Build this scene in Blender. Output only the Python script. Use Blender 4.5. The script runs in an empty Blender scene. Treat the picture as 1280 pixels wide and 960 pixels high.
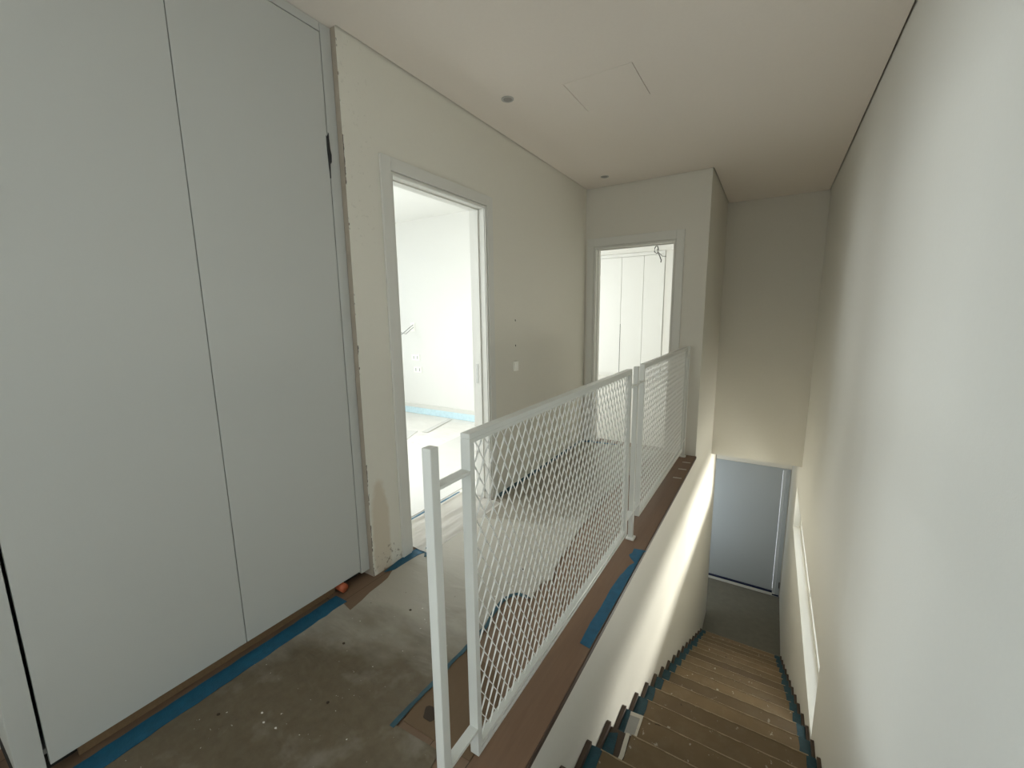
import bpy, bmesh, math, random
from mathutils import Vector, Matrix
random.seed(7)
SC = bpy.context.scene
COL = SC.collection

# ------------------------------------------------------------------ measures (metres)
XL, XK, XC, XR = -1.707, -1.737, -0.548, 0.398      # left wall, cabinet front, stairwell edge, right wall
YF, YS, YD = 4.22, 5.625, 7.30                      # far wall, stairwell end wall, door wall below
ZC, ZS, ZL = 2.60, -0.389, -3.09                    # ceiling, lower ceiling, lower floor
EYE = 1.36

# ------------------------------------------------------------------ materials
def new_mat(name):
    m = bpy.data.materials.new(name); m.use_nodes = True
    nt = m.node_tree; b = nt.nodes['Principled BSDF']
    return m, nt, b
def N(nt, t, **kw):
    n = nt.nodes.new(t)
    for k, v in kw.items():
        if hasattr(n, k): setattr(n, k, v)
        else: n.inputs[k].default_value = v
    return n
def pos(nt, scale=(1, 1, 1), loc=(0, 0, 0)):
    g = nt.nodes.new('ShaderNodeNewGeometry'); m = nt.nodes.new('ShaderNodeMapping')
    m.inputs['Scale'].default_value = scale; m.inputs['Location'].default_value = loc
    nt.links.new(g.outputs['Position'], m.inputs['Vector']); return m.outputs[0]
def ramp(nt, src, p0, p1, c0=(0, 0, 0, 1), c1=(1, 1, 1, 1)):
    r = nt.nodes.new('ShaderNodeValToRGB'); e = r.color_ramp.elements
    e[0].position = p0; e[1].position = p1; e[0].color = c0; e[1].color = c1
    nt.links.new(src, r.inputs[0]); return r.outputs[0]
def mix(nt, fac, a, b):
    m = nt.nodes.new('ShaderNodeMix'); m.data_type = 'RGBA'
    for v, i in ((fac, 0), (a, 6), (b, 7)):
        if isinstance(v, (int, float)): m.inputs[i].default_value = v
        elif isinstance(v, tuple): m.inputs[i].default_value = (*v, 1) if len(v) == 3 else v
        else: nt.links.new(v, m.inputs[i])
    return m.outputs[2]
def noise(nt, vec, scale, detail=3, rough=.5, dist=0):
    n = nt.nodes.new('ShaderNodeTexNoise'); n.inputs['Scale'].default_value = scale
    n.inputs['Detail'].default_value = detail; n.inputs['Roughness'].default_value = rough
    n.inputs['Distortion'].default_value = dist
    nt.links.new(vec, n.inputs['Vector']); return n.outputs[0]
def bump(nt, b, h, strength, dist=.01):
    n = nt.nodes.new('ShaderNodeBump'); n.inputs['Strength'].default_value = strength
    n.inputs['Distance'].default_value = dist
    nt.links.new(h, n.inputs['Height']); nt.links.new(n.outputs[0], b.inputs['Normal'])
def math_(nt, op, a, b=None, c=None):
    m = nt.nodes.new('ShaderNodeMath'); m.operation = op
    for i, v in enumerate((a, b, c)):
        if v is None: continue
        if isinstance(v, (int, float)): m.inputs[i].default_value = v
        else: nt.links.new(v, m.inputs[i])
    return m.outputs[0]
def simple(name, col, rough=.6, bs=0, scale=40, var=.06, metal=0, spec=.5):
    m, nt, b = new_mat(name); v = pos(nt)
    n = noise(nt, v, scale, 4)
    c = mix(nt, n, tuple(x*(1-var) for x in col), tuple(min(1, x*(1+var)) for x in col))
    nt.links.new(c, b.inputs['Base Color']); b.inputs['Roughness'].default_value = rough
    b.inputs['Metallic'].default_value = metal; b.inputs['Specular IOR Level'].default_value = spec
    if bs: bump(nt, b, noise(nt, v, scale*4, 3), bs, .002)
    return m
M = {}
M['paint'] = simple('wall_paint', (.70, .675, .61), .75, .12, 60, .02)
M['paint_white'] = simple('ceiling_paint', (.84, .775, .715), .8, .06, 60, .02)
M['room_paint'] = simple('room_paint', (.80, .79, .76), .8, .05, 60, .01)
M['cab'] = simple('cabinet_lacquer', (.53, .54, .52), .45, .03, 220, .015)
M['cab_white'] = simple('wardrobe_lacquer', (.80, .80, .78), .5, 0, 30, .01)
M['trim'] = simple('door_trim_paint', (.70, .695, .655), .45, .02, 200, .01)
M['rail'] = simple('rail_enamel', (.66, .665, .63), .38, .05, 300, .02)
M['mesh'] = simple('mesh_enamel', (.78, .775, .74), .38, 0, 200, .02)
M['dark'] = simple('dark_gap', (.02, .018, .015), .9)
M['black'] = simple('black_rubber', (.014, .016, .018), .5)
M['mdf'] = simple('raw_plinth_board', (.20, .125, .065), .8, .1, 90, .2)
M['tape'] = simple('blue_tape', (.009, .092, .17), .5, .5, 35, .35)
M['tape_s'] = simple('stair_tape', (.010, .060, .085), .55, .6, 40, .5)
M['tape_d'] = simple('faded_blue_tape', (.028, .085, .115), .6, .6, 30, .45)
M['tape_l'] = simple('pale_blue_film', (.60, .78, .86), .5, .3, 30, .15)
M['navy'] = simple('navy_tape', (.008, .012, .05), .5)
M['door'] = simple('lower_door_lacquer', (.40, .43, .45), .4, .02, 60, .02)
M['jamb'] = simple('lower_jamb_lacquer', (.52, .55, .57), .4, .02, 60, .02)
M['screed'] = simple('lower_screed', (.17, .16, .13), .8, .2, 14, .18)
M['plug'] = simple('switch_plastic', (.92, .91, .86), .4)
M['lamp'] = simple('unlit_lamp_lens', (.30, .29, .28), .5)
M['lampring'] = simple('lamp_ring_metal', (.45, .44, .43), .4)
M['orange'] = simple('orange_conduit', (.48, .12, .05), .5)
M['paper'] = simple('white_sheet', (.62, .61, .585), .7, .5, 9, .05)
M['cable'] = simple('cable_sheath', (.05, .05, .05), .5)
M['cable_g'] = simple('grey_cable', (.35, .35, .34), .5)
M['kraft'] = simple('torn_white_tape', (.62, .59, .52), .7, .3, 30, .15)
M['debris'] = simple('plaster_crumb', (.75, .73, .68), .9)
M['debris_d'] = simple('dark_crumb', (.05, .035, .025), .9)
M['steel'] = simple('strike_steel', (.55, .55, .53), .35, metal=.9)
def glass():
    m, nt, b = new_mat('window_glass'); t = nt.nodes.new('ShaderNodeBsdfTransparent'); t.inputs[0].default_value = (.96, .98, .97, 1)
    g = nt.nodes.new('ShaderNodeBsdfGlossy'); g.inputs['Roughness'].default_value = .02
    x = nt.nodes.new('ShaderNodeMixShader'); x.inputs[0].default_value = .05
    nt.links.new(t.outputs[0], x.inputs[1]); nt.links.new(g.outputs[0], x.inputs[2])
    nt.links.new(x.outputs[0], nt.nodes['Material Output'].inputs[0]); return m
M['glass'] = glass()

def wall_left_mat():            # cream stain, chipped plaster low down, rubbed edge
    m, nt, b = new_mat('worn_left_wall_paint'); v = pos(nt)
    base = mix(nt, noise(nt, v, 50, 4), (.735, .71, .635), (.755, .73, .655))
    sx = nt.nodes.new('ShaderNodeSeparateXYZ'); nt.links.new(v, sx.inputs[0])
    y, z = sx.outputs[1], sx.outputs[2]
    n = noise(nt, v, 9, 4, .6)
    # filler patch: soft-edged, taller than wide
    ey = math_(nt, 'POWER', math_(nt, 'DIVIDE', math_(nt, 'SUBTRACT', y, 1.405), .060), 2)
    ez = math_(nt, 'POWER', math_(nt, 'DIVIDE', math_(nt, 'SUBTRACT', z, .22), .33), 4)
    e = math_(nt, 'ADD', math_(nt, 'ADD', ey, ez), math_(nt, 'MULTIPLY', math_(nt, 'SUBTRACT', n, .5), 1.8))
    st = ramp(nt, e, .45, 1.45, (1, 1, 1, 1), (0, 0, 0, 1))
    c = mix(nt, math_(nt, 'MULTIPLY', st, .55), base, (.56, .46, .33))
    # chips close to the floor, left of the door only
    low = math_(nt, 'MULTIPLY', math_(nt, 'LESS_THAN', math_(nt, 'ADD', z, math_(nt, 'MULTIPLY', n, .16)), .20), math_(nt, 'LESS_THAN', y, 1.56))
    chip = math_(nt, 'MULTIPLY', ramp(nt, noise(nt, v, 42, 5, .7), .56, .62), low)
    c = mix(nt, math_(nt, 'MULTIPLY', chip, .75), c, (.24, .20, .15))
    # raw end face of the wall, and short cracks in the plaster beside it
    c = mix(nt, math_(nt, 'LESS_THAN', y, 1.3352), c, mix(nt, noise(nt, v, 12, 3), (.36, .31, .25), (.46, .41, .34)))
    cr = math_(nt, 'LESS_THAN', math_(nt, 'ADD', y, math_(nt, 'MULTIPLY', noise(nt, v, 60, 4, .7), .012)), 1.3455)
    zr = math_(nt, 'ADD', math_(nt, 'MULTIPLY', math_(nt, 'GREATER_THAN', z, 1.96), math_(nt, 'LESS_THAN', z, 2.17)),
               math_(nt, 'MULTIPLY', math_(nt, 'LESS_THAN', z, .62), ramp(nt, noise(nt, v, 16, 3, .6), .46, .52)))
    zr = math_(nt, 'ADD', zr, math_(nt, 'MULTIPLY', math_(nt, 'GREATER_THAN', z, .62), ramp(nt, noise(nt, v, 22, 3, .6), .60, .64)))
    cr = math_(nt, 'MULTIPLY', cr, math_(nt, 'GREATER_THAN', y, 1.3352))
    c = mix(nt, math_(nt, 'MULTIPLY', math_(nt, 'MINIMUM', math_(nt, 'MULTIPLY', cr, zr), 1), .9), c, (.06, .045, .035))
    # spots of filler under the ceiling
    hi = math_(nt, 'MULTIPLY', math_(nt, 'GREATER_THAN', z, 1.7), math_(nt, 'LESS_THAN', y, 1.5))
    sp = math_(nt, 'MULTIPLY', ramp(nt, noise(nt, v, 60, 2), .64, .70), hi)
    c = mix(nt, math_(nt, 'MULTIPLY', sp, .22), c, (.45, .43, .37))
    nt.links.new(c, b.inputs['Base Color']); b.inputs['Roughness'].default_value = .75
    bump(nt, b, math_(nt, 'SUBTRACT', noise(nt, v, 200, 3), math_(nt, 'MULTIPLY', chip, 2)), .2, .002)
    return m
M['left'] = wall_left_mat()

def right_mat():                # a few faint scuffs
    m, nt, b = new_mat('scuffed_right_wall_paint'); v = pos(nt)
    base = mix(nt, noise(nt, v, 60, 4), (.73, .72, .68), (.75, .74, .70))
    sc = ramp(nt, noise(nt, pos(nt, (1, 3, 1)), 7, 6, .75, .6), .70, .76)
    c = mix(nt, math_(nt, 'MULTIPLY', sc, .18), base, (.45, .42, .38))
    nt.links.new(c, b.inputs['Base Color']); b.inputs['Roughness'].default_value = .7
    bump(nt, b, noise(nt, v, 180, 3), .15, .002); return m
M['right'] = right_mat()

def felt():
    m, nt, b = new_mat('doorlit_protective_felt'); v = pos(nt)
    n1 = noise(nt, v, 2.2, 5, .6); n2 = noise(nt, v, 26, 4, .7)
    c = mix(nt, n1, (.090, .066, .038), (.135, .104, .064))
    c = mix(nt, ramp(nt, n2, .30, .75), c, mix(nt, .5, c, (.19, .16, .11)))
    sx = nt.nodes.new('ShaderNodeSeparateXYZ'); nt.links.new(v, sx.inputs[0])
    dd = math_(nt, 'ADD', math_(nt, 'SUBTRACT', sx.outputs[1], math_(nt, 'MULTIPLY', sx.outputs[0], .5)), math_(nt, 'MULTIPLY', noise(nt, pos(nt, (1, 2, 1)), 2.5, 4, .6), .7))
    door_light = math_(nt, 'MULTIPLY', ramp(nt, math_(nt, 'MULTIPLY', dd, .3), .57, .70), ramp(nt, math_(nt, 'MULTIPLY', dd, .3), .98, 1.0, (1, 1, 1, 1), (.55, .55, .55, 1)))
    c = mix(nt, math_(nt, 'MULTIPLY', door_light, .8), c, (.50, .475, .415))     # light from the doorway, painted into the felt colour
    spots = ramp(nt, noise(nt, v, 70, 2, .5), .745, .775)
    c = mix(nt, spots, c, (.62, .60, .55))
    dk = ramp(nt, noise(nt, pos(nt, loc=(3, 1, 0)), 32, 2), .76, .79)
    c = mix(nt, dk, c, (.06, .045, .035))
    foot = ramp(nt, noise(nt, pos(nt, loc=(7, 2, 0)), 6, 4, .6), .56, .70)
    c = mix(nt, math_(nt, 'MULTIPLY', foot, .25), c, (.42, .40, .36))
    nt.links.new(c, b.inputs['Base Color']); b.inputs['Roughness'].default_value = .36
    wr = noise(nt, pos(nt, (1.3, 3.2, 1)), 3.2, 3, .5, .6)
    bump(nt, b, math_(nt, 'ADD', wr, math_(nt, 'MULTIPLY', n2, .06)), .35, .03); return m
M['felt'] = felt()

def sheet():                    # thin wrinkled plastic/paper sheet by the doorway
    m, nt, b = new_mat('wrinkled_pale_sheet'); 
    c = mix(nt, noise(nt, pos(nt), 4, 4, .6), (.76, .73, .67), (.86, .84, .80))
    nt.links.new(c, b.inputs['Base Color']); b.inputs['Roughness'].default_value = .35
    bump(nt, b, noise(nt, pos(nt, (9, .9, 1)), 1.6, 3, .5, .4), .5, .03); return m
M['sheet'] = sheet()

def wood(name, a, bcol, rough=.5, pl=True, planks=(.14, 1.1), rot=True):
    m, nt, b = new_mat(name)
    gr = noise(nt, pos(nt, (38, 2.2, 10) if rot else (2.2, 38, 10)), 1.6, 6, .65, .4)
    big = noise(nt, pos(nt, (6, 1.4, 3)), 1.1, 3)
    c = mix(nt, gr, a, bcol); c = mix(nt, math_(nt, 'MULTIPLY', big, .45), c, tuple(x*.62 for x in a))
    if pl:
        br = nt.nodes.new('ShaderNodeTexBrick')
        mp = nt.nodes.new('ShaderNodeMapping'); g = nt.nodes.new('ShaderNodeNewGeometry')
        mp.inputs['Rotation'].default_value = (0, 0, math.pi/2 if rot else 0)
        nt.links.new(g.outputs['Position'], mp.inputs[0]); nt.links.new(mp.outputs[0], br.inputs[0])
        br.inputs['Scale'].default_value = 1; br.inputs['Brick Width'].default_value = planks[1]
        br.inputs['Row Height'].default_value = planks[0]; br.inputs['Mortar Size'].default_value = .0012
        br.inputs['Color1'].default_value = (1, 1, 1, 1); br.inputs['Color2'].default_value = (.80, .78, .76, 1)
        br.inputs['Mortar'].default_value = (.25, .2, .17, 1)
        mm = nt.nodes.new('ShaderNodeMix'); mm.data_type = 'RGBA'; mm.blend_type = 'MULTIPLY'
        mm.inputs[0].default_value = 1; nt.links.new(c, mm.inputs[6]); nt.links.new(br.outputs[0], mm.inputs[7]); c = mm.outputs[2]
    nt.links.new(c, b.inputs['Base Color']); b.inputs['Roughness'].default_value = rough
    bump(nt, b, gr, .08, .002); return m
M['parquet'] = wood('parquet', (.215, .135, .085), (.29, .195, .130), .5)
M['nosing'] = wood('wood_edge', (.160, .090, .052), (.255, .155, .095), .5, False)
M['stepwood'] = wood('stair_wood', (.055, .035, .024), (.10, .065, .045), .6, False)
M['hard'] = wood('brown_hardboard', (.15, .095, .052), (.185, .122, .070), .75, False)

def stairboard():
    m, nt, b = new_mat('splattered_stair_board'); v = pos(nt)
    c = mix(nt, noise(nt, v, 5, 5, .6), (.165, .108, .052), (.30, .210, .115))
    sp = ramp(nt, noise(nt, pos(nt, (1.6, 1, 1)), 19, 4, .6), .655, .68)
    c = mix(nt, sp, c, (.62, .57, .48))
    dk = ramp(nt, noise(nt, pos(nt, loc=(5, 5, 0)), 15, 2), .74, .77)
    c = mix(nt, dk, c, (.05, .028, .018))
    du = ramp(nt, noise(nt, pos(nt, loc=(1, 8, 0)), 8, 5, .7), .5, .75)
    c = mix(nt, math_(nt, 'MULTIPLY', du, .3), c, (.36, .31, .23))
    oi = nt.nodes.new('ShaderNodeObjectInfo')
    c = mix(nt, math_(nt, 'MULTIPLY', oi.outputs['Random'], .62), c, (.085, .055, .028))
    nt.links.new(c, b.inputs['Base Color']); b.inputs['Roughness'].default_value = .6
    bump(nt, b, noise(nt, v, 12, 4), .15, .01); return m
M['board'] = stairboard()
M['fold_light'] = simple('lit_board_fold', (.36, .28, .185), .6, .3, 45, .35)  # paler colour stands in for light caught along the nosing fold

def roomfloor():
    m, nt, b = new_mat('pale_covered_room_floor'); v = pos(nt)
    c = mix(nt, noise(nt, v, 3.5, 5, .6), (.66, .64, .60), (.80, .78, .74))
    nt.links.new(c, b.inputs['Base Color']); b.inputs['Roughness'].default_value = .55
    bump(nt, b, noise(nt, pos(nt, (2, 5, 1)), 2, 3, .5, .5), .5, .03); return m
M['rfloor'] = roomfloor()

# ------------------------------------------------------------------ mesh helpers (world coordinates in, local out)
class MB:
    def __init__(s): s.b = bmesh.new()
    def box(s, x0, x1, y0, y1, z0, z1, bev=0, rot=None, piv=None):
        vs = [s.b.verts.new(Vector((x, y, z))) for x in (x0, x1) for y in (y0, y1) for z in (z0, z1)]
        f = [(0, 1, 3, 2), (4, 6, 7, 5), (0, 4, 5, 1), (2, 3, 7, 6), (0, 2, 6, 4), (1, 5, 7, 3)]
        fs = [s.b.faces.new([vs[i] for i in q]) for q in f]
        if bev:
            es = list({e for q in fs for e in q.edges})
            r = bmesh.ops.bevel(s.b, geom=es, offset=bev, segments=2, profile=.6, affect='EDGES')
            vs = list({v for q in r['faces'] for v in q.verts} | {v for v in vs if v.is_valid})
        if rot:
            R = Matrix.Rotation(rot[0], 4, rot[1]); p = Vector(piv)
            for v in vs: v.co = p + (R @ (v.co - p))
        return s
    def poly(s, pts, z0, z1):                    # polygon prism (x,y) list
        lo = [s.b.verts.new((x, y, z0)) for x, y in pts]; hi = [s.b.verts.new((x, y, z1)) for x, y in pts]
        n = len(pts); s.b.faces.new(hi); s.b.faces.new(lo[::-1])
        for i in range(n): s.b.faces.new((lo[i], lo[(i+1) % n], hi[(i+1) % n], hi[i]))
        return s
    def prism_x(s, pts, x0, x1):                 # polygon in (y,z) extruded along x
        a = [s.b.verts.new((x0, y, z)) for y, z in pts]; c = [s.b.verts.new((x1, y, z)) for y, z in pts]
        n = len(pts); s.b.faces.new(a[::-1]); s.b.faces.new(c)
        for i in range(n): s.b.faces.new((a[i], c[i], c[(i+1) % n], a[(i+1) % n]))
        return s
    def cyl(s, c, r, h, seg=32, r2=None):        # vertical frustum, c = base centre
        r2 = r if r2 is None else r2
        lo = [s.b.verts.new((c[0]+r*math.cos(t*2*math.pi/seg), c[1]+r*math.sin(t*2*math.pi/seg), c[2])) for t in range(seg)]
        hi = [s.b.verts.new((c[0]+r2*math.cos(t*2*math.pi/seg), c[1]+r2*math.sin(t*2*math.pi/seg), c[2]+h)) for t in range(seg)]
        s.b.faces.new(hi); s.b.faces.new(lo[::-1])
        for i in range(seg): s.b.faces.new((lo[i], lo[(i+1) % seg], hi[(i+1) % seg], hi[i]))
        return s
    def tube(s, pts, r, seg=8):
        pts = [Vector(p) for p in pts]; rings = []
        for i, p in enumerate(pts):
            d = (pts[min(i+1, len(pts)-1)] - pts[max(i-1, 0)]).normalized()
            u = d.cross(Vector((0, 0, 1)) if abs(d.z) < .9 else Vector((1, 0, 0))).normalized(); w = d.cross(u)
            rings.append([s.b.verts.new(p + r*(u*math.cos(2*math.pi*k/seg) + w*math.sin(2*math.pi*k/seg))) for k in range(seg)])
        for a, c in zip(rings, rings[1:]):
            for k in range(seg): s.b.faces.new((a[k], a[(k+1) % seg], c[(k+1) % seg], c[k]))
        s.b.faces.new(rings[0][::-1]); s.b.faces.new(rings[-1]); return s
    def build(s, name, mat, parent=None, kind=None, smooth=False):
        org = Vector((0, 0, 0)); p = parent
        while p is not None: org += p.location; p = p.parent
        for v in s.b.verts: v.co -= org
        bmesh.ops.recalc_face_normals(s.b, faces=s.b.faces)
        me = bpy.data.meshes.new(name); s.b.to_mesh(me); s.b.free()
        me.materials.append(M[mat] if isinstance(mat, str) else mat)
        if smooth:
            for f in me.polygons: f.use_smooth = True
        o = bpy.data.objects.new(name, me); COL.objects.link(o)
        if parent is not None: o.parent = parent
        if kind: o['kind'] = kind
        return o
def thing(name, label, cat, loc, group=None):
    o = bpy.data.objects.new(name, None); COL.objects.link(o); o.location = loc; o.empty_display_size = .05
    o['label'] = label; o['category'] = cat
    if group: o['group'] = group
    return o
def tag(o, label, cat, group=None):
    o['label'] = label; o['category'] = cat
    if group: o['group'] = group
    return o
def place(o, loc):          # move the origin of a one-mesh thing to loc, keeping the shape where it is
    l = Vector(loc)
    for v in o.data.vertices: v.co -= l
    o.location = l
    return o
def S(mb, name, mat, parent=None): return mb.build(name, mat, parent, None if parent is not None else 'structure')

# ------------------------------------------------------------------ SETTING
# doors: openings
D1 = (1.605, 2.433, 2.083)          # corridor door 1: y0,y1,top
D2 = (-1.612, -.822, 2.035)         # far door 2: x0,x1,top
WT = .123                           # wall thickness
# walls with openings
S(MB().box(XL-WT, XL, 1.335, D1[0], 0, 2.66).box(XL-WT, XL, D1[1], 4.34, 0, 2.66).box(XL-WT, XL, D1[0], D1[1], D1[2], 2.66), 'wall_left', 'left')
S(MB().box(XL, D2[0], YF, YF+WT, 0, 2.66).box(D2[1], XC, YF, YF+WT, 0, 2.66).box(D2[0], D2[1], YF, YF+WT, D2[2], 2.66), 'wall_far', 'paint')
S(MB().box(XC-.12, XC, YF+WT, YS+.12, 0, 2.66), 'wall_recess_side', 'paint')
S(MB().box(XC, XR, YS, YS+.12, ZS, 2.66), 'wall_recess_far', 'paint')
# wall beside the stairs, below the corridor floor
S(MB().box(XC-.12, XC, -.05, 6.34, ZL, -.03).box(XC-.12, XC, YF, 5.745, -.03, 0), 'wall_stair_left', 'paint')
# right wall with its long low window opening
WY0, WY1, WZ0, WZ1 = 2.90, 6.05, -1.31, -.79
XO = .52
S(MB().box(XR, XO, -2.4, WY0, ZL, 2.66).box(XR, XO, WY1, YD, ZL, 2.66).box(XR, XO, WY0, WY1, ZL, WZ0).box(XR, XO, WY0, WY1, WZ1, 2.66), 'wall_right', 'right')
w = S(MB().box(.476, .505, WY0, WY1, WZ0, WZ0+.045, .003).box(.476, .505, WY0, WY1, WZ1-.045, WZ1, .003).box(.476, .505, WY0, WY0+.045, WZ0+.045, WZ1-.045, .003)
  .box(.476, .505, WY1-.045, WY1, WZ0+.045, WZ1-.045, .003).box(.476, .505, 4.455, 4.495, WZ0+.045, WZ1-.045, .003), 'window_1', 'trim')
S(MB().box(.488, .492, WY0+.045, 4.455, WZ0+.045, WZ1-.045).box(.488, .492, 4.495, WY1-.045, WZ0+.045, WZ1-.045), 'pane', 'glass', w)
# back of the corridor (behind the viewer): recess on the left and a glazed door to outside
XB = -2.02
BY0, BY1, BZ1 = -2.30, -.95, 2.25
S(MB().box(XB-WT, XB, -2.4, BY0, 0, 2.66).box(XB-WT, XB, BY1, .0995, 0, 2.66).box(XB-WT, XB, BY0, BY1, BZ1, 2.66), 'wall_left_near', 'paint')
S(MB().box(XB-WT, -1.35, -2.52, -2.4, 0, 2.66).box(.15, XO, -2.52, -2.4, 0, 2.66).box(-1.35, .15, -2.52, -2.4, 0, .9).box(-1.35, .15, -2.52, -2.4, 2.3, 2.66), 'wall_back', 'paint')
w5 = S(MB().box(-1.35, -1.29, -2.50, -2.44, .96, 2.24, .003).box(.09, .15, -2.50, -2.44, .96, 2.24, .003).box(-.63, -.57, -2.50, -2.44, .96, 2.24, .003)
  .box(-1.35, .15, -2.50, -2.44, .90, .96, .003).box(-1.35, .15, -2.50, -2.44, 2.24, 2.30, .003), 'fill_window_5', 'trim')  # unseen window added to let rear fill light onto both walls
S(MB().box(-1.29, -.63, -2.472, -2.468, .96, 2.24).box(-.57, .09, -2.472, -2.468, .96, 2.24), 'pane', 'glass', w5)  # panes of the added unseen back window
fr = MB()
for a, b_ in ((BY0, BY0+.06), (BY1-.06, BY1), (-1.655, -1.595)): fr.box(XB-.09, XB-.03, a, b_, .06, BZ1-.06, .004)
fr.box(XB-.09, XB-.03, BY0, BY1, 0, .06, .004).box(XB-.09, XB-.03, BY0, BY1, BZ1-.06, BZ1, .004)
w2 = S(fr, 'window_2', 'trim')
S(MB().box(XB-.062, XB-.058, BY0+.06, -1.655, .06, BZ1-.06).box(XB-.062, XB-.058, -1.595, BY1-.06, .06, BZ1-.06), 'pane', 'glass', w2)
# ceilings: board with a thin shadow gap, upper slab above; hole for the access hatch
HX0, HX1, HY0, HY1 = -1.076, -.701, 2.298, 2.664
G = .010
def ceil_strip(mb, x0, x1, y0, y1): mb.box(x0, x1, y0, y1, ZC, ZC+.018)
c = MB()
ceil_strip(c, XL+G, HX0-.002, -2.4+G, YF-G)
ceil_strip(c, HX0-.002, HX1+.002, -2.4+G, HY0-.002); ceil_strip(c, HX0-.002, HX1+.002, HY1, YF-G)
ceil_strip(c, HX1+.002, XC+G, -2.4+G, YF-G)
ceil_strip(c, XC+G, XR-G, -2.4+G, YS-G)
ceil_strip(c, XB+G, XL+G, -2.4+G, .09)
ceil_strip(c, XK-.02, XL+G, .09, 1.335-.001)
S(c, 'ceiling', 'paint_white')
S(MB().box(-5.6, XO, -2.55, 10.2, 2.66, 2.80), 'ceiling_slab', 'dark')
S(MB().box(-2.4, XO, YS+.12, YD, ZS, ZS+.2), 'ceiling_lower', 'paint_white')
# floors
S(MB().box(XB-WT, XC-.15, -2.4, .10, -.35, 0).box(-2.36, XL-WT, .10, 1.335, -.35, 0).box(XL-WT, XC-.15, .10, YF+WT, -.35, 0).box(XC-.15, XR, -2.4, .64, -.35, 0), 'floor', 'parquet')
S(MB().box(XC-.15, XC+.004, .64, YF, -.028, 0, .002), 'trim_1', 'nosing')          # wooden edge board along the stairwell
S(MB().box(-2.4, XO, 5.6, YD+.2, ZL-.15, ZL), 'floor_lower', 'screed')
S(MB().box(XC+.0045, XC+.009, .64, YF, -.024, -.0015), 'edge_shade', 'stepwood')  # thin dark strip painting the shade line along the board edge
# lower door wall + landing
LX0, LX1 = -.70, .352
S(MB().box(-2.4, LX0-.03, YD, YD+.12, ZL, ZS).box(LX0-.03, XO, YD, YD+.12, -.975, ZS).box(XR-.012, XO, YD, YD+.12, ZL, -.975), 'wall_door_lower', 'paint')
S(MB().box(-2.52, -2.4, 5.6, YD+.12, ZL, ZS), 'wall_landing_left', 'paint')
S(MB().box(-2.4, -1.9, 6.0, 6.1, ZL, ZS).box(-.95, XC-.12, 6.0, 6.1, ZL, ZS).box(-1.9, -.95, 6.0, 6.1, -1.0, ZS).box(-1.9, -.95, 6.0, 6.1, ZL, -2.3), 'wall_landing_near', 'paint')
w6 = S(MB().box(-1.9, -1.85, 6.02, 6.08, -2.25, -1.05, .003).box(-1.0, -.95, 6.02, 6.08, -2.25, -1.05, .003).box(-1.9, -.95, 6.02, 6.08, -2.3, -2.25, .003).box(-1.9, -.95, 6.02, 6.08, -1.05, -1.0, .003), 'fill_window_6', 'trim')  # unseen window added so fill light reaches the lower door
S(MB().box(-1.85, -1.0, 6.048, 6.052, -2.25, -1.05), 'pane', 'glass', w6)  # pane of the added unseen landing window
# outside the long window: unseen wall added to cut sky light, and the ground
S(MB().box(3.4, 3.6, -3, 12, -4.2, 3.4), 'sky_blocker', 'paint')
S(MB().box(XO+.005, 3.4, -3, 12, -4.3, -4.2), 'ground_outside', 'screed')
# rooms behind the two doors
R1L = -5.30
S(MB().box(R1L, XL-WT, 1.335-WT, 4.34, -.35, 0), 'floor_room', 'rfloor')
S(MB().box(R1L, XL-WT, 4.27, 4.34, 0, 2.66), 'wall_room_far', 'room_paint')
S(MB().box(R1L, -4.3, 1.335, 1.40, 0, 2.66).box(-2.7, XL-WT, 1.335, 1.40, 0, 2.66).box(-4.3, -2.7, 1.335, 1.40, 0, .25).box(-4.3, -2.7, 1.335, 1.40, 2.35, 2.66), 'wall_room_near', 'room_paint')
w7 = S(MB().box(-4.3, -4.24, 1.345, 1.39, .31, 2.29, .003).box(-2.76, -2.7, 1.345, 1.39, .31, 2.29, .003).box(-3.53, -3.47, 1.345, 1.39, .31, 2.29, .003)
  .box(-4.3, -2.7, 1.345, 1.39, .25, .31, .003).box(-4.3, -2.7, 1.345, 1.39, 2.29, 2.35, .003), 'fill_window_7', 'trim')  # unseen second window added to light the jamb and threshold
S(MB().box(-4.24, -3.53, 1.366, 1.370, .31, 2.29).box(-3.47, -2.76, 1.366, 1.370, .31, 2.29), 'pane', 'glass', w7)  # panes of the added unseen second room window
S(MB().box(-2.42, -2.36, .04, 1.334, 0, 2.66).box(-2.36, XB-WT, .04, .0995, 0, 2.66), 'wall_cabinet_back', 'paint')
S(MB().box(R1L-WT, R1L, 1.2, 4.34, 0, .25).box(R1L-WT, R1L, 1.2, 4.34, 2.35, 2.66).box(R1L-WT, R1L, 1.2, 1.7, .25, 2.35).box(R1L-WT, R1L, 3.95, 4.34, .25, 2.35), 'wall_room_left', 'room_paint')
S(MB().box(R1L, XL-WT, 1.335, 4.27, 2.62, 2.659), 'ceiling_room', 'room_paint')
f3 = MB()
for a, b_ in ((1.7, 1.76), (3.89, 3.95), (2.80, 2.86)): f3.box(R1L-.09, R1L-.03, a, b_, .31, 2.29, .004)
f3.box(R1L-.09, R1L-.03, 1.7, 3.95, .25, .31, .004).box(R1L-.09, R1L-.03, 1.7, 3.95, 2.29, 2.35, .004)
w3 = S(f3, 'window_3', 'trim')
S(MB().box(R1L-.062, R1L-.058, 1.76, 2.80, .31, 2.29).box(R1L-.062, R1L-.058, 2.86, 3.89, .31, 2.29), 'pane', 'glass', w3)
R2R, R2F = -.668, 9.80
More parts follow.
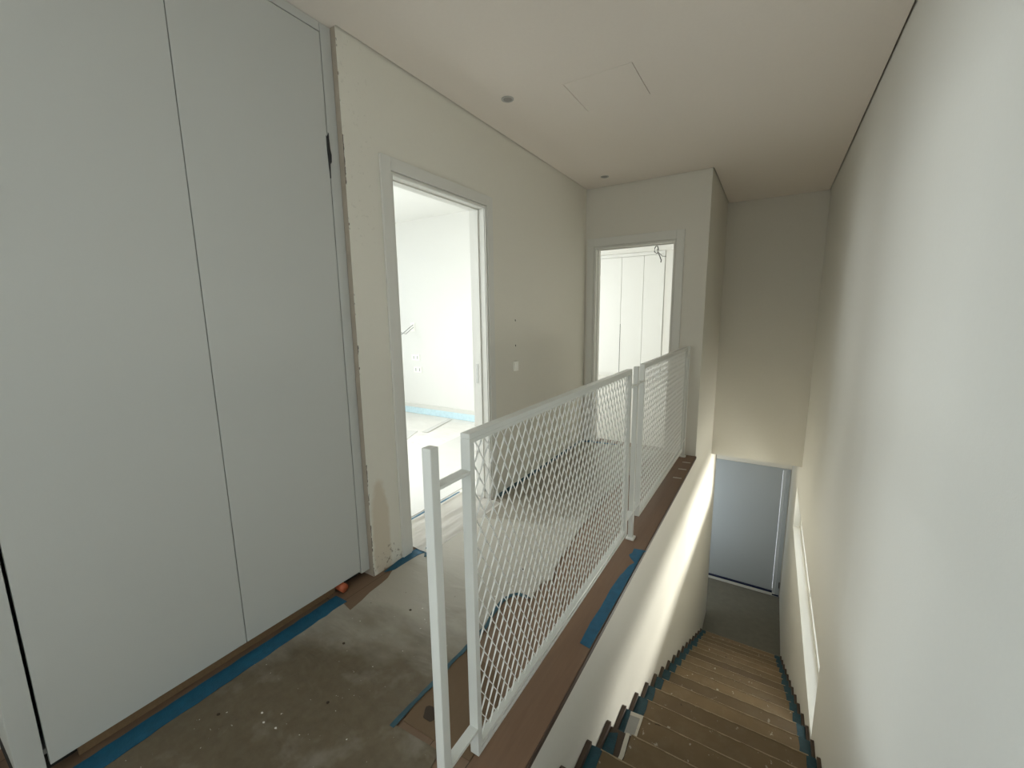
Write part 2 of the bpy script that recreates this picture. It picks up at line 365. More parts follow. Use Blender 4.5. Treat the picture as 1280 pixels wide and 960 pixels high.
S(MB().box(R1L, R2R, YF+WT, R2F, -.35, 0), 'floor_far_room', 'rfloor')
S(MB().box(R1L, -1.99, 9.80, 9.92, 0, 2.66).box(-1.985, R2R, 9.22, 9.92, 0, 2.66), 'wall_far_room_end', 'room_paint')
S(MB().box(R2R, R2R+.12, YS+.12, 9.92, 0, 2.66), 'wall_far_room_right', 'room_paint')
S(MB().box(R1L-WT, R1L, 4.34, 9.92, 0, .25).box(R1L-WT, R1L, 4.34, 9.92, 2.35, 2.66).box(R1L-WT, R1L, 4.34, 5.2, .25, 2.35).box(R1L-WT, R1L, 8.6, 9.92, .25, 2.35), 'wall_far_room_left', 'room_paint')
S(MB().box(R1L, XL-WT, 4.341, 4.343, 0, 2.66), 'wall_far_room_near', 'room_paint')
S(MB().box(R1L, R2R, YF+WT, R2F, 2.645, 2.659), 'ceiling_far_room', 'room_paint')
f4 = MB()
for a, b_ in ((5.2, 5.26), (8.54, 8.6), (6.87, 6.93)): f4.box(R1L-.09, R1L-.03, a, b_, .31, 2.29, .004)
f4.box(R1L-.09, R1L-.03, 5.2, 8.6, .25, .31, .004).box(R1L-.09, R1L-.03, 5.2, 8.6, 2.29, 2.35, .004)
w4 = S(f4, 'window_4', 'trim')
S(MB().box(R1L-.062, R1L-.058, 5.26, 6.87, .31, 2.29).box(R1L-.062, R1L-.058, 6.93, 8.54, .31, 2.29), 'pane', 'glass', w4)
# baseboard in the first room with pale blue film
bb = S(MB().box(R1L, XL-WT, 4.252, 4.27, .005, .14, .003), 'baseboard_far', 'trim')
tb = MB().box(-5.2, XL-WT-.02, 4.246, 4.2515, .002, .088).build('masking_film', 'tape_l')
tag(tb, 'pale blue masking film stuck along the white baseboard of the bright room', 'film')

# door frames -----------------------------------------------------------
def frame_yz(mb, x0, x1, y0, y1, zt, wd, bev=.002):     # three-sided frame around opening y0..y1 (outside), in wall facing x
    mb.box(x0, x1, y0-wd, y0, 0, zt+wd, bev); mb.box(x0, x1, y1, y1+wd, 0, zt+wd, bev); mb.box(x0, x1, y0, y1, zt, zt+wd, bev)
def frame_xz(mb, y0, y1, x0, x1, zt, wl, wr, wt, bev=.002, zb=0):
    mb.box(x0-wl, x0, y0, y1, zb, zt+wt, bev); mb.box(x1, x1+wr, y0, y1, zb, zt+wt, bev); mb.box(x0, x1, y0, y1, zt, zt+wt, bev)
j = MB(); frame_yz(j, XL-WT-.004, XL-.004, D1[0]+.012, D1[1]-.012, D1[2]-.012, .0119, 0)
d1 = S(j, 'door_1', 'trim')
a = MB(); frame_yz(a, XL, XL+.014, D1[0]-.005, D1[1]+.005, D1[2]+.005, .064)
S(a, 'casing', 'trim', d1)
a = MB(); frame_yz(a, XL+.0, XL+.006, D1[0]+.011, D1[1]-.011, D1[2]-.011, .012, .001); S(a, 'casing_lip', 'trim', d1)
a = MB(); frame_yz(a, XL-.072, XL-.050, D1[0]+.020, D1[1]-.020, D1[2]-.020, .010, .001); S(a, 'door_stop', 'trim', d1)
a = MB(); frame_yz(a, XL-WT-.016, XL-WT-.004, D1[0]-.005, D1[1]+.005, D1[2]+.005, .064); S(a, 'casing', 'trim', d1)
S(MB().box(XL-.100, XL-.080, D1[1]-.0145, D1[1]-.0115, .88, 1.02, .001), 'strike_plate', 'steel', d1)['label'] = 'steel strike plate'
j = MB(); frame_xz(j, YF-.004, YF+WT+.004, D2[0]+.02, D2[1]-.02, D2[2]-.02, .0199, .0199, .0199, 0)
d2 = S(j, 'door_2', 'trim')
a = MB(); frame_xz(a, YF-.014, YF, D2[0]-.003, D2[1]+.003, D2[2]+.003, .070, .070, .080)
S(a, 'casing', 'trim', d2)
a = MB(); frame_xz(a, YF-.006, YF, D2[0]+.018, D2[1]-.018, D2[2]-.018, .016, .016, .016, .001); S(a, 'casing_lip', 'trim', d2)
a = MB(); frame_xz(a, YF+.05, YF+.072, D2[0]+.030, D2[1]-.030, D2[2]-.030, .012, .012, .012, .001); S(a, 'door_stop', 'trim', d2)
# lower door
j = MB(); j.box(LX0-.03, LX0, YD-.012, YD+.12, ZL, -.975, .002).box(.333, XR-.013, YD-.014, YD+.12, ZL, -.975, .002).box(LX0, .333, YD-.008, YD+.12, -1.0, -.975, .002)
d3 = S(j, 'door_3', 'door')
S(MB().box(LX0+.003, .290, YD+.004, YD+.044, ZL+.012, -1.003, .002), 'door_leaf', 'door', d3)
S(MB().box(.293, .331, YD-.004, YD+.044, ZL+.012, -1.003, .002), 'door_jamb', 'jamb', d3)
S(MB().box(LX0+.003, .331, YD-.018, YD+.004, ZL+.002, ZL+.050, .002), 'threshold', 'trim', d3)
S(MB().box(LX0+.003, .293, YD-.022, YD+.003, ZL+.052, ZL+.078), 'masking_strip', 'navy', d3)['label'] = 'navy tape strip along the door bottom'
S(MB().box(.296, .384, YD-.022, YD-.015, ZL+.015, ZL+.035), 'masking_strip', 'navy', d3)
S(MB().box(.372, .384, YD-.03, YD-.014, ZL+.16, ZL+.26, .002), 'latch', 'black', d3)

# ------------------------------------------------------------------ CABINET (built-in wardrobe on the left)
cb = thing('built_in_cabinet', 'tall white flush built-in cabinet filling the left side of the corridor', 'cabinet', (-2.03, .72, 0))
K0, K1, G1, G0 = .100, 1.3335, 1.281, .161
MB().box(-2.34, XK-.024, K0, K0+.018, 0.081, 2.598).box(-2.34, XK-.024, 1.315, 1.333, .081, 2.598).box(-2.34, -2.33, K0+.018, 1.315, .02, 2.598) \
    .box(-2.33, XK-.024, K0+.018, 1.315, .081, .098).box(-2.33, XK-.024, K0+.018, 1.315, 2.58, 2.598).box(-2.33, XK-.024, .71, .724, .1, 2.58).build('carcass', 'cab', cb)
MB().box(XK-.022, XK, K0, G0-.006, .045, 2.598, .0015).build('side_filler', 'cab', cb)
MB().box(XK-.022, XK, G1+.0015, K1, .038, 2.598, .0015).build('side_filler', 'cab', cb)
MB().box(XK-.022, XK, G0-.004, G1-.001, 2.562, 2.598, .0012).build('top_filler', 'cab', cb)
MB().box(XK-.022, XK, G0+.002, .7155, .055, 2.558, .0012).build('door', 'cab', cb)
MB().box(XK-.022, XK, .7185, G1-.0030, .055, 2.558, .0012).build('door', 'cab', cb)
MB().box(XK-.050, XK-.032, .225, 1.145, .002, .080).build('plinth', 'mdf', cb)['label'] = 'raw brown plinth board'
MB().box(-2.30, XK-.060, K0, 1.329, .001, .079).build('toe_shade', 'dark', cb)  # dark box added under the carcass to paint the shaded toe void
MB().prism_x([(1.273, 2.150), (1.279, 2.138), (1.284, 2.165), (1.287, 2.10), (1.292, 2.075), (1.290, 2.045), (1.283, 2.035), (1.280, 1.975), (1.276, 2.02), (1.273, 2.09)], XK-.004, XK+.004).build('hinge_packing', 'black', cb)['label'] = 'torn black packing sticking out of the gap beside the right door'

# ------------------------------------------------------------------ RAILING
RX0, RX1 = -.668, -.638
RT, RB = 1.064, .09
rl = thing('mesh_railing', 'white metal railing with expanded mesh panels on the edge of the stairwell', 'railing', (-.658, 2.42, 0))
for k, y in enumerate((.674, 2.393, 4.135)):
    p = MB().box(RX0+.002, RX1, y, y+.028, 0, RT, .003).build('post', 'rail', rl)
    MB().box(RX0-.008, RX1+.012, y-.012, y+.040, .0005, .012, .002).build('foot_plate', 'mesh', p)
def diamonds(mb, y0, y1, z0, z1):
    P_, H_, x0, t, d = .0425, .0385, -.654, .0013, .0016
    n = int((y1-y0)/(P_/2))
    yy0 = y0 + ((y1-y0) - n*P_/2)/2
    for i in range(n+1):
        yc = yy0 + i*P_/2; pts = []; z = z0; k = 0
        while z < z1 + H_:
            sgn = 1 if (k + i) % 2 == 0 else -1
            yn = yc + sgn*(P_/4 - t*.8)
            for dz in (-.0045, .0045):
                pts.append((min(max(yn, y0+.001), y1-.001), min(max(z+dz, z0), z1)))
            z += H_; k += 1
        # remove repeats
        q = [pts[0]]
        for p in pts[1:]:
            if p[1] - q[-1][1] > 1e-4: q.append(p)
        rings = []
        for m_, (y, z) in enumerate(q):
            tw = .0010*(1 if m_ % 2 else -1)
            rings.append([mb.b.verts.new(v) for v in ((x0-d+tw, y-t, z), (x0+d+tw, y-t, z), (x0+d-tw, y+t, z), (x0-d-tw, y+t, z))])
        for a_, b_ in zip(rings, rings[1:]):
            for k2 in range(4): mb.b.faces.new((a_[k2], a_[(k2+1) % 4], b_[(k2+1) % 4], b_[k2]))
        mb.b.faces.new(rings[0][::-1]); mb.b.faces.new(rings[-1])
for (y0, y1) in ((.818, 2.275), (2.535, 4.015)):
    T = .015
    f = MB()
    f.box(RX0, RX1, y0, y1, RT-T, RT, .002).box(RX0, RX1, y0, y1, RB, RB+T, .002).box(RX0, RX1, y0, y0+T, RB+T, RT-T, .001).box(RX0, RX1, y1-T, y1, RB+T, RT-T, .001)
    fo = f.build('panel_frame', 'rail', rl)
    g = .004; t2 = .012
    a0, a1, b0, b1 = y0+T+.0006, y1-T-.0006, RB+T+g, RT-T-.0006
    f = MB(); X0, X1 = RX0+.004, RX1-.002
    f.box(X0, X1, a0, a1, b1-t2, b1, .001).box(X0, X1, a0, a1, b0, b0+t2, .001).box(X0, X1, a0, a0+t2*.5, b0+t2, b1-t2).box(X0, X1, a1-t2*.5, a1, b0+t2, b1-t2)
    for q in range(6):       # weld tabs bridging the slot
        yy = a0 + .10 + q*(a1-a0-.2)/5
        f.box(X0, X1, yy-.02, yy+.02, b0-g, b0+.001)
    f.build('inner_bead', 'rail', fo)
    mm = MB(); diamonds(mm, a0+.006, a1-.006, b0+t2-.001, b1-t2+.001)
    mm.build('mesh_infill', 'mesh', fo)
for (ya, yb) in ((.702, .818), (2.275, 2.393), (2.421, 2.535), (4.015, 4.135)):
    MB().box(RX0, RX1, ya, yb, .957, .966, .001).build('connector_bar', 'rail', rl)
    MB().box(RX0, RX1, ya, yb, .175, .184, .001).build('connector_bar', 'rail', rl)

# ------------------------------------------------------------------ CEILING FITTINGS
hp = thing('access_hatch', 'square flush access hatch in the ceiling above the railing', 'hatch', ((HX0+HX1)/2, (HY0+HY1)/2, ZC))
MB().box(HX0+.002, HX1-.002, HY0+.002, HY1-.0005, ZC, ZC+.016, .0008).build('panel', 'paint_white', hp)
for (x, y, lb) in ((-1.413, 2.264, 'unlit grey round recessed ceiling light nearest the access hatch'), (-1.413, 3.920, 'unlit grey round recessed ceiling light close to the far door')):
    t = thing('ceiling_downlight', lb, 'ceiling light', (x, y, ZC), 'recessed corridor ceiling lights')
    o = MB(); seg = 40
    prof = [(.0365, 0), (.0365, -.003), (.033, -.0045), (.026, -.003), (.0245, .0)]
    rings = [[o.b.verts.new((x+r*math.cos(2*math.pi*k/seg), y+r*math.sin(2*math.pi*k/seg), ZC+z)) for k in range(seg)] for r, z in prof]
    for a_, b_ in zip(rings, rings[1:]):
        for k in range(seg): o.b.faces.new((a_[k], a_[(k+1) % seg], b_[(k+1) % seg], b_[k]))
    o.build('trim_ring', 'lampring', t, smooth=True)
    MB().cyl((x, y, ZC-.0022), .0248, .002, 32).build('lens', 'lamp', t)
for (x, y) in ((-2.75, 8.35), (-3.15, 8.35)):
    tag(place(MB().cyl((x, y, 2.641), .045, .004, 24).build('ceiling_downlight', 'lampring'), (x, y, 2.645)),
        'small round recessed light in the bright far room ceiling, %s of the pair' % ('right' if x > -3 else 'left'), 'ceiling light', 'far room ceiling lights')
# hanging cable in the far room
cx, cy = -1.72, 7.4
t = thing('hanging_cable', 'dark curled electric cable hanging from the ceiling in the far room', 'cable', (cx, cy, 2.645))
pts = [(cx, cy, 2.645), (cx+.006, cy, 2.56), (cx-.01, cy, 2.50), (cx-.055, cy, 2.44), (cx-.065, cy+.02, 2.38), (cx-.02, cy+.02, 2.35), (cx+.005, cy, 2.41), (cx-.015, cy, 2.47)]
MB().tube(pts, .008).build('cable', 'cable', t, smooth=True)
MB().tube([(cx-.02, cy, 2.42), (cx+.01, cy, 2.36), (cx+.07, cy, 2.30), (cx+.13, cy, 2.29)], .007).build('cable_end', 'cable_g', t, smooth=True)
MB().tube([(cx-.01, cy, 2.38), (cx+.03, cy, 2.30), (cx+.055, cy, 2.235), (cx+.05, cy, 2.20)], .008).build('cable_end', 'cable', t, smooth=True)
MB().tube([(cx-.012, cy, 2.58), (cx-.05, cy, 2.52), (cx-.02, cy+.01, 2.46)], .006).build('cable_end', 'cable_g', t, smooth=True)

# wardrobe in the far room
wx = [-3.83, -3.37, -2.886, -2.413, -1.992]
t = thing('far_room_wardrobe', 'white floor to ceiling wardrobe with plain doors in the far room', 'wardrobe', (-2.9, 9.5, 0))
MB().box(wx[0], wx[-1], 9.222, 9.78, .0, 2.64).build('carcass', 'cab_white', t)
for a_, b_ in zip(wx, wx[1:]):
    MB().box(a_+.004, b_-.004, 9.20, 9.2195, .05, 2.565, .001).build('door', 'cab_white', t)
MB().box(wx[0], wx[-1], 9.20, 9.2195, 2.575, 2.64, .001).build('top_filler', 'cab_white', t)
MB().box(wx[2]-.0035, wx[2]+.0035, 9.196, 9.2205, .06, 1.15).build('handle_groove', 'dark', t)

# ------------------------------------------------------------------ WALL FITTINGS
sw = thing('light_switch', 'small white light switch on the left wall between the two doors', 'switch', (XL, 2.80, .965))
MB().box(XL, XL+.009, 2.770, 2.834, .930, 1.008, .0015).build('plate', 'plug', sw)
MB().box(XL+.009, XL+.014, 2.786, 2.820, .940, .990, .001).build('rocker', 'plug', sw)
for z, lb in ((1.325, 'small dark screw hole in the left wall, the upper one above the light switch'), (1.130, 'small dark screw hole in the left wall, just above the light switch')):
    o = MB(); o.box(XL-.001, XL+.002, 2.802, 2.810, z-.008, z+.006, .0008); tag(place(o.build('screw_hole', 'dark'), (XL, 2.806, z)), lb, 'hole', 'wall screw holes')
for (xs, z, lb) in ((-4.23, .80, 'white wall socket in the bright room, upper of the two'), (-4.20, .63, 'white wall socket in the bright room, lower of the two')):
    s_ = thing('wall_socket', lb, 'socket', (xs, 4.27, z), 'bright room sockets')
    MB().box(xs-.075, xs+.075, 4.262, 4.27, z-.042, z+.042, .002).build('plate', 'plug', s_)
    for q in (-.035, .035): MB().box(xs+q-.006, xs+q+.006, 4.2605, 4.2625, z-.02, z+.02).build('slot', 'cable_g', s_)
s_ = thing('loose_wiring', 'loose grey wires poking out of the bright room wall above the sockets', 'wires', (-4.28, 4.27, 1.19))
MB().box(-4.30, -4.22, 4.262, 4.27, 1.16, 1.28, .002).build('wall_box', 'plug', s_)
MB().tube([(-4.25, 4.262, 1.25), (-4.26, 4.18, 1.20), (-4.32, 4.12, 1.13), (-4.40, 4.13, 1.10)], .006).build('wire', 'cable_g', s_)
MB().tube([(-4.24, 4.262, 1.22), (-4.29, 4.16, 1.13), (-4.36, 4.13, 1.15), (-4.41, 4.15, 1.16)], .005).build('wire', 'cable_g', s_)

# ------------------------------------------------------------------ FLOOR COVERINGS AND TAPE (corridor)
edge = [(-.72, .50), (-.80, .822), (-.984, .812), (-.990, 1.0), (-.993, 1.104), (-.990, 1.19), (-.983, 1.265), (-.981, 1.326), (-1.001, 1.425), (-1.011, 1.514), (-1.0, 1.562),
        (-.975, 1.597), (-.926, 1.598), (-.906, 1.61), (-.911, 1.685), (-.917, 1.748), (-.879, 1.793), (-.912, 1.888), (-.931, 2.01), (-.952, 2.23), (-.964, 2.359), (-1.0, 2.846), (-.96, 3.357), (-.93, 3.8), (-.90, 4.18)]
left = [(-1.69, 4.18), (-1.69, 1.66), (-1.66, 1.42), (-1.63, 1.36), (-1.622, 1.31), (-1.617, 1.234), (-1.602, 1.175), (-1.591, 1.098), (-1.69, 1.118), (-1.70, .092), (-1.98, .08), (-1.98, -2.3), (-.72, -2.3)]
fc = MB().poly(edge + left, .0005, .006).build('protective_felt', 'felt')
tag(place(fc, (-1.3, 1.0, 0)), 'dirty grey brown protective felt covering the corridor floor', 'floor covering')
hb = MB().poly([(-.975, .838), (-.985, 1.0), (-.984, 1.10), (-.975, 1.20), (-.80, 1.16), (-.705, 1.05), (-.70, .85), (-.835, .842)], .0007, .004).build('hardboard_sheet', 'hard')
tag(place(hb, (-.85, .98, 0)), 'brown hardboard patch on the floor behind the near railing post', 'board')
kn = MB(); o_ = [( .030*math.cos(a)*(1+.25*math.sin(3*a)), .030*math.sin(a)*(1+.2*math.cos(2*a))) for a in [i*math.pi/9 for i in range(18)]]
kn.poly([(-.907+x, .904+y) for x, y in o_], .0042, .0052)
kn = tag(place(kn.build('dark_knot', 'debris_d'), (-.907, .904, .004)), 'dark burn-like hole mark on the brown hardboard beside the railing post', 'mark')
# pale sheet in the first doorway
sh = MB()
nx, ny = 22, 40; gx0, gx1, gy0, gy1 = -1.985, -1.60, 1.636, 2.402
rnd = random.Random(3); ph = [rnd.uniform(0, 6) for _ in range(6)]
def hgt(x, y):
    u = (x-gx0)/(gx1-gx0)
    return .006 + .0026*math.sin(u*17+ph[0]+.7*math.sin(y*3+ph[1])) + .0018*math.sin(u*31+ph[2]+y*1.5) + .0007*math.sin(y*23+ph[3])
grid = [[sh.b.verts.new((gx0+(gx1-gx0)*i/nx, gy0+(gy1-gy0)*k/ny, max(.0065, .008+hgt(gx0+(gx1-gx0)*i/nx, gy0+(gy1-gy0)*k/ny)) if 0 < i < nx else .0065)) for k in range(ny+1)] for i in range(nx+1)]
for i in range(nx):
    for k in range(ny): sh.b.faces.new((grid[i][k], grid[i+1][k], grid[i+1][k+1], grid[i][k+1]))
r_ = bmesh.ops.solidify(sh.b, geom=list(sh.b.faces), thickness=.0008)
tag(place(sh.build('wrinkled_sheet', 'sheet', smooth=True), (-1.8, 2.02, 0)), 'pale wrinkled protective sheet lying across the near doorway threshold', 'floor covering')
# sheets inside the room
def flat(name, mat, pts, z0, z1, label, cat, group=None):
    cx_ = sum(p[0] for p in pts)/len(pts); cy_ = sum(p[1] for p in pts)/len(pts)
    return tag(place(MB().poly(pts, z0, z1).build(name, mat), (cx_, cy_, z0)), label, cat, group)
flat('paper_sheet', 'paper', [(-2.83, 2.0), (-2.98, 3.70), (-2.05, 3.8), (-2.02, 1.9)], .0005, .0045, 'large white paper sheet on the bright room floor behind the near doorway', 'paper sheet', 'room floor sheets')
flat('paper_sheet', 'paper', [(-4.5, 2.4), (-4.45, 3.35), (-3.55, 3.55), (-3.35, 3.1), (-3.5, 2.3)], .0005, .005, 'bright white paper sheet deeper inside the bright room', 'paper sheet', 'room floor sheets')
flat('paper_strip', 'paper', [(-3.48, 3.55), (-3.62, 4.20), (-3.56, 4.21), (-3.40, 3.57)], .0052, .0075, 'narrow white paper strip running to the bright room wall', 'paper strip')
def tape(pts, z0, z1, label, mat='tape', cat='tape', group='blue tapes in the corridor'):
    return flat('masking_tape', mat, pts, z0, z1, label, cat, group)
def rag(a, b, w, n=26, jit=.004, s=1):        # long strip a->b with ragged edges
    A, B = Vector(a), Vector(b); d = (B-A).normalized(); nrm = Vector((-d.y, d.x))*w/2
    r1 = [A.lerp(B, i/n)+nrm+Vector((random.uniform(-jit, jit), 0))*.6 for i in range(n+1)]
    r2 = [A.lerp(B, i/n)-nrm+Vector((random.uniform(-jit, jit), 0)) for i in range(n+1)]
    return [tuple(p) for p in r1] + [tuple(p) for p in r2[::-1]]
tape(rag((-1.688, .17), (-1.697, 1.128), .078), .0062, .0085, 'long blue masking tape on the floor along the foot of the white cabinet')
tape([(-1.685, 1.385), (-1.702, 1.50), (-1.700, 1.66), (-1.62, 1.665), (-1.645, 1.60), (-1.655, 1.43)], .0062, .0085, 'blue masking tape on the floor between the cabinet and the near doorway', 'tape')
tape([(-1.60, 1.60), (-1.655, 1.675), (-1.645, 1.69), (-1.575, 1.618)], .009, .012, 'dark crumpled blue tape end at the left foot of the near door frame', 'tape_d')
tape(rag((-1.690, 2.49), (-1.685, 4.19), .045, 40), .0062, .0085, 'dark blue tape strip on the floor under the wall between the two doors', 'tape_d')
tape(rag((-1.985, 1.64), (-1.985, 2.40), .016, 20, .002), .0118, .0128, 'thin blue tape line along the far edge of the doorway sheet', 'tape')
tape(rag((-.990, .80), (-.984, 1.27), .016, 22, .003), .0062, .0075, 'thin dark blue tape line between felt and brown hardboard', 'tape_d')
tape([(-.996, 1.27), (-.990, 1.34), (-1.013, 1.425), (-1.022, 1.514), (-1.008, 1.575), (-.975, 1.610), (-.930, 1.612), (-.905, 1.602), (-.927, 1.590), (-.975, 1.588), (-.993, 1.556), (-1.003, 1.514), (-.993, 1.425), (-.972, 1.326), (-.975, 1.27)], .0062, .0075, 'faded curved blue tape following the felt edge behind the near mesh panel', 'tape_d')
tape([(-1.69, 4.10), (-1.62, 4.19), (-1.30, 4.19), (-1.30, 4.17), (-1.58, 4.12)], .0088, .0105, 'blue tape across the floor at the foot of the far doorway')
tape([(-.592, 1.468), (-.546, 1.460), (-.5435, 2.03), (-.5435, 2.145), (-.553, 2.17), (-.575, 2.12), (-.585, 2.03), (-.590, 2.01), (-.597, 1.87), (-.593, 1.72), (-.598, 1.60)], .0005, .003, 'long torn blue tape on the wooden stairwell edge')
tape([(-.590, 2.195), (-.562, 2.165), (-.5435, 2.15), (-.5435, 2.29), (-.530, 2.305), (-.546, 2.31), (-.600, 2.30), (-.596, 2.25), (-.606, 2.22)], .0005, .003, 'short torn blue tape on the wooden stairwell edge nearest the middle post')
for i, (y, w_) in enumerate(((3.55, .012), (3.78, .014), (3.98, .012))):
    flat('glue_strip', 'kraft', [(-.625, y), (-.56, y+.01), (-.558, y+.01+w_), (-.60, y+w_+.008), (-.627, y+w_)], .0005, .0015, 'pale glue smear across the wooden edge near the far post, %s' % ('nearest of the three', 'middle of the three', 'farthest of the three')[i], 'glue mark', 'glue smears on the edge board')
# a red-orange conduit end under the cabinet
cd = MB(); cd.tube([(-1.775, 1.166, .030), (-1.742, 1.168, .029), (-1.722, 1.170, .027)], .021, 14)
tag(place(cd.build('conduit_pipe', 'orange', smooth=True), (-1.76, 1.167, .008)), 'red orange pipe end poking out under the cabinet corner', 'pipe')
# small crumbs of plaster and dirt on the felt and on the wood
crumbs = [(-1.348, 1.243, 0), (-1.307, 1.28, 1), (-1.054, 1.787, 0), (-1.06, 1.526, 1), (-1.028, 1.637, 1), (-1.319, .596, 1), (-1.253, .745, 0), (-1.441, .951, 0), (-1.374, .586, 1), (-1.415, .602, 1), (-1.54, .52, 0)]
where = ['just left of the near railing post', 'between the near post and the dark crumb', 'farthest one, behind the near mesh panel', 'behind the near mesh panel, the nearer of two', 'behind the near mesh panel, the farther of two', 'rightmost of the cluster before the cabinet',
         'between the hardboard and the white crumb cluster', 'in front of the cabinet right door', 'lower one of the cluster before the cabinet', 'leftmost of the cluster before the cabinet', 'nearest to the long blue cabinet tape']
for (x, y, l_), wh in zip(crumbs, where):
    r = .0035 if l_ else .0055; o = MB()
    bmesh.ops.create_icosphere(o.b, subdivisions=2, radius=r)
    for v in o.b.verts:
        v.co.x *= random.uniform(.8, 1.5); v.co.z = max(v.co.z*.4, -.001); v.co += Vector((x, y, .0068))
    tag(place(o.build('plaster_crumb' if l_ else 'dirt_crumb', 'debris' if l_ else 'debris_d'), (x, y, .006)),
        ('tiny white plaster crumb on the felt, ' if l_ else 'tiny dark dirt crumb on the felt, ')+wh, 'crumb', 'crumbs on the felt')

# ------------------------------------------------------------------ STAIRCASE
RISE, TREAD, Y0 = .1545, .2655, .652
NST = 20
st = thing('staircase', 'straight dark wooden staircase running down between the two walls', 'staircase', ((XC+XR)/2, 3.3, ZL))
XA, XBR = XC+.001, XR-.001
for k in range(1, NST):                        # tread k lies at -RISE*k, nosing (far edge) at Y0+TREAD*k
    z = -RISE*k; y1 = Y0+TREAD*k
    y0_ = y1-TREAD-.02 if k > 1 else y1-TREAD
    s_ = MB().box(XA, XBR, y0_, y1+.012, z-.03, z, .003).box(XA, XBR, y1-.02, y1-.004, z-RISE, z-.0301).build('step', 'stepwood', st)
    # stepped skirting against each wall: rises above the tread, pointed far end
    for (xa, xb) in ((XA+.0005, XA+.020), (XBR-.017, XBR-.0005)):
        MB().prism_x([(y0_, z+.001), (y1+.010, z+.001), (y1+.010, z+.026), (y1-.004, z+.034), (y0_+.03, z+.034), (y0_, z+.030)], xa, xb).build('skirting', 'stepwood', s_)
MB().prism_x([(Y0+.02, -.34), (5.3, -3.04), (5.0, ZL+.001), (Y0+.02, -.62)], XA, XBR).build('underside', 'stepwood', st)
ordn = ['', 'lowest', 'second', 'third', 'fourth', 'fifth', 'sixth', 'seventh', 'eighth', 'ninth', 'tenth', 'eleventh', 'twelfth', 'thirteenth', 'fourteenth', 'fifteenth', 'sixteenth', 'seventeenth']
for k in range(3, NST):
    z = -RISE*k; y1 = Y0+TREAD*k
    r = random.Random(k)
    inl = .062 + r.uniform(-.008, .008); inr = .058 + r.uniform(-.008, .008)
    if k == 4: inl = .12
    if k == 5: inl = .088
    ya = y1-TREAD+.002
    sb = thing('stair_cover', 'paint-splattered brown board covering the %s stair tread%s' % (ordn[NST-k], ' from the bottom' if k < NST-1 else ' by the lower landing'), 'board', (0, y1-.13, z), 'brown boards on the stair treads')
    sk = r.uniform(-.006, .006)
    bd = MB(); bd.poly([(XC+inl, ya), (XR-inr, ya), (XR-inr+sk, y1+.016), (XC+inl+sk, y1+.016)], z+.0008, z+.0050)
    bd = bd.build('board', 'board', sb)
    fe = MB(); n_ = 24; r3 = random.Random(50+k); top = []; bot = []
    for q in range(n_+1):
        x = XC+inl+.003+sk + (XR-inr-XC-inl-.006)*q/n_; top.append((x, y1+.0160)); bot.append((x, y1+.010+r3.uniform(-.003, .003)))
    fe.poly(top+bot[::-1], z+.0052, z+.0078); fe.build('lit_fold', 'fold_light', bd)  # painted highlight strip on the nosing
    tl = MB()
    yo = [0, .25, .5, .75, 1]
    l1 = [(XC+.014+r.uniform(0, .006), ya+(y1+.012-ya)*q) for q in yo]; l2 = [(XC+inl+.012+r.uniform(-.006, .006), ya+(y1+.017-ya)*q) for q in yo[::-1]]
    if k in (4,):
        l1 = [(XC+.030, ya+.03), (XC+.020, ya+.15), (XC+.026, y1-.03)]; l2 = [(XC+.062, y1-.01), (XC+.075, ya+.12), (XC+.058, ya+.02)]
    tl.poly(l1+l2, z+.0054, z+.0072); tl.build('tape', 'tape_s', sb)
    tr = MB()
    l1 = [(XR-.014-r.uniform(0, .006), ya+(y1+.012-ya)*q) for q in yo]; l2 = [(XR-inr-.012+r.uniform(-.006, .006), ya+(y1+.017-ya)*q) for q in yo[::-1]]
    tr.poly(l1+l2, z+.0054, z+.0072); tr.build('tape', 'tape_s', sb)
    if k == 4:
        o = MB().poly([(XC+.094, ya+.01), (XC+.090, ya+.08), (XC+.099, ya+.15), (XC+.094, y1+.008), (XC+.112, y1+.012), (XC+.118, ya+.16), (XC+.108, ya+.08), (XC+.113, ya+.01)], z+.0080, z+.0095)
        o.build('torn_tape', 'kraft', sb)['label'] = 'torn whitish tape strip at the left edge'
    if k == 5:
        MB().poly([(XC+.052, ya+.03), (XC+.048, y1-.01), (XC+.098, y1), (XC+.100, ya+.03)], z+.0074, z+.0080).build('grey_tape', 'cable_g', sb)
        MB().poly([(XC+.048, y1-.016), (XC+.046, y1+.008), (XC+.112, y1+.014), (XC+.110, ya+.015), (XC+.060, ya+.012), (XC+.060, ya+.024), (XC+.099, ya+.027), (XC+.099, y1-.010)], z+.0084, z+.0097).build('torn_tape', 'kraft', sb)['label'] = 'torn whitish tape border around a grey patch'

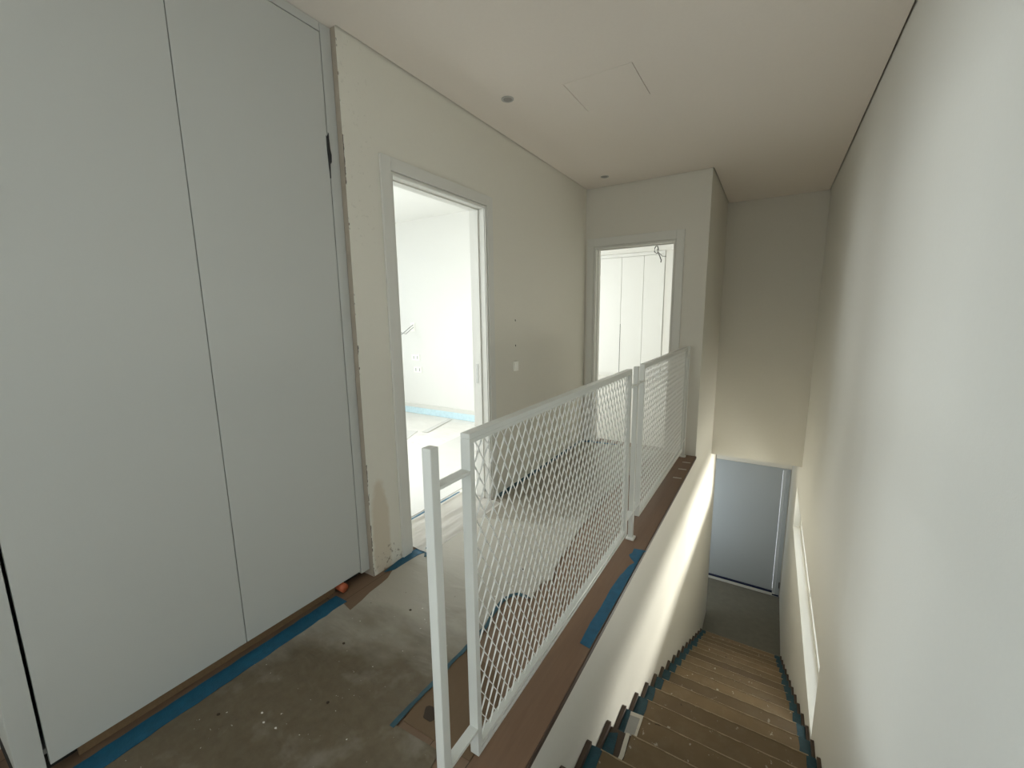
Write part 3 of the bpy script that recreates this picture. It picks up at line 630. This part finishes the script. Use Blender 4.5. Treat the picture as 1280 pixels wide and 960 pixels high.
# ------------------------------------------------------------------ LIGHT
w_ = bpy.data.worlds.new('World'); SC.world = w_; w_.use_nodes = True
bg = w_.node_tree.nodes['Background']; bg.inputs[0].default_value = (.90, .95, 1.0, 1); bg.inputs[1].default_value = 2.5
def area(name, loc, size, target, power, col, spread=180):
    l = bpy.data.lights.new(name, 'AREA'); l.shape = 'RECTANGLE'; l.size, l.size_y = size; l.energy = power; l.color = col
    l.spread = math.radians(spread)
    o = bpy.data.objects.new(name, l); COL.objects.link(o); o.location = loc
    o.rotation_euler = (Vector(target)-Vector(loc)).to_track_quat('-Z', 'Y').to_euler(); return o
area('daylight_room', (R1L-.45, 2.5, 1.75), (1.8, 1.6), (-.4, 1.95, .5), 48, (.95, .98, 1), 100)
area('fill_room_near', (-3.5, .95, 1.9), (1.5, 1.2), (-1.9, 2.25, .3), 34, (.98, .99, 1), 120)  # added fill lamp for the door jamb and threshold
area('daylight_far_room', (R1L-.5, 6.9, 1.6), (3.4, 2.2), (-2.0, 7.2, 1.0), 120, (1, .985, .95))
area('daylight_side', (XB-.5, -1.62, 1.5), (1.5, 2.0), (0.4, -.5, .7), 62, (.80, .91, 1.0), 95)
area('fill_back', (-.6, -2.95, 1.7), (1.6, 1.5), (-.8, 2, 1.4), 12, (1, .97, .92))  # added fill lamp behind the viewer
area('fill_landing', (-1.5, 5.7, -1.65), (1.0, 1.2), (-.1, 7.3, -2.0), 22, (.9, .95, 1.0))  # added fill lamp brightening the lower door and landing
area('daylight_stair', (2.5, 5.9, -1.60), (1.0, .5), (XC, 4.4, -.8), 300, (1, .95, .87))
area('daylight_ground', (1.8, 5.2, -2.7), (1.0, 1.0), (XL, 4.0, 1.6), 150, (1, .95, .86))

# ------------------------------------------------------------------ CAMERA
cam = bpy.data.cameras.new('Camera'); co = bpy.data.objects.new('Camera', cam); COL.objects.link(co); SC.camera = co
rx, ry, rz = 1.4076781, .0119050, .5519633
R = Matrix.Rotation(rz, 4, 'Z') @ Matrix.Rotation(ry, 4, 'Y') @ Matrix.Rotation(rx, 4, 'X')
co.matrix_world = Matrix.Translation((0, 0, EYE)) @ R
cam.sensor_width = 36; cam.lens = 524.135/1280*36; cam.shift_x = -(641.098-640)/1280; cam.shift_y = (480.816-480)/1280
cam.clip_start = .02

SC.view_settings.view_transform = 'Standard'; SC.view_settings.look = 'None'; SC.view_settings.gamma = 1
SC.view_settings.use_curve_mapping = False; SC.view_settings.exposure = 0.0
SC.cycles.max_bounces = 12; SC.cycles.diffuse_bounces = 8; SC.cycles.use_denoising = True
SC.cycles.sample_clamp_indirect = 6; SC.cycles.caustics_refractive = False; SC.cycles.caustics_reflective = False
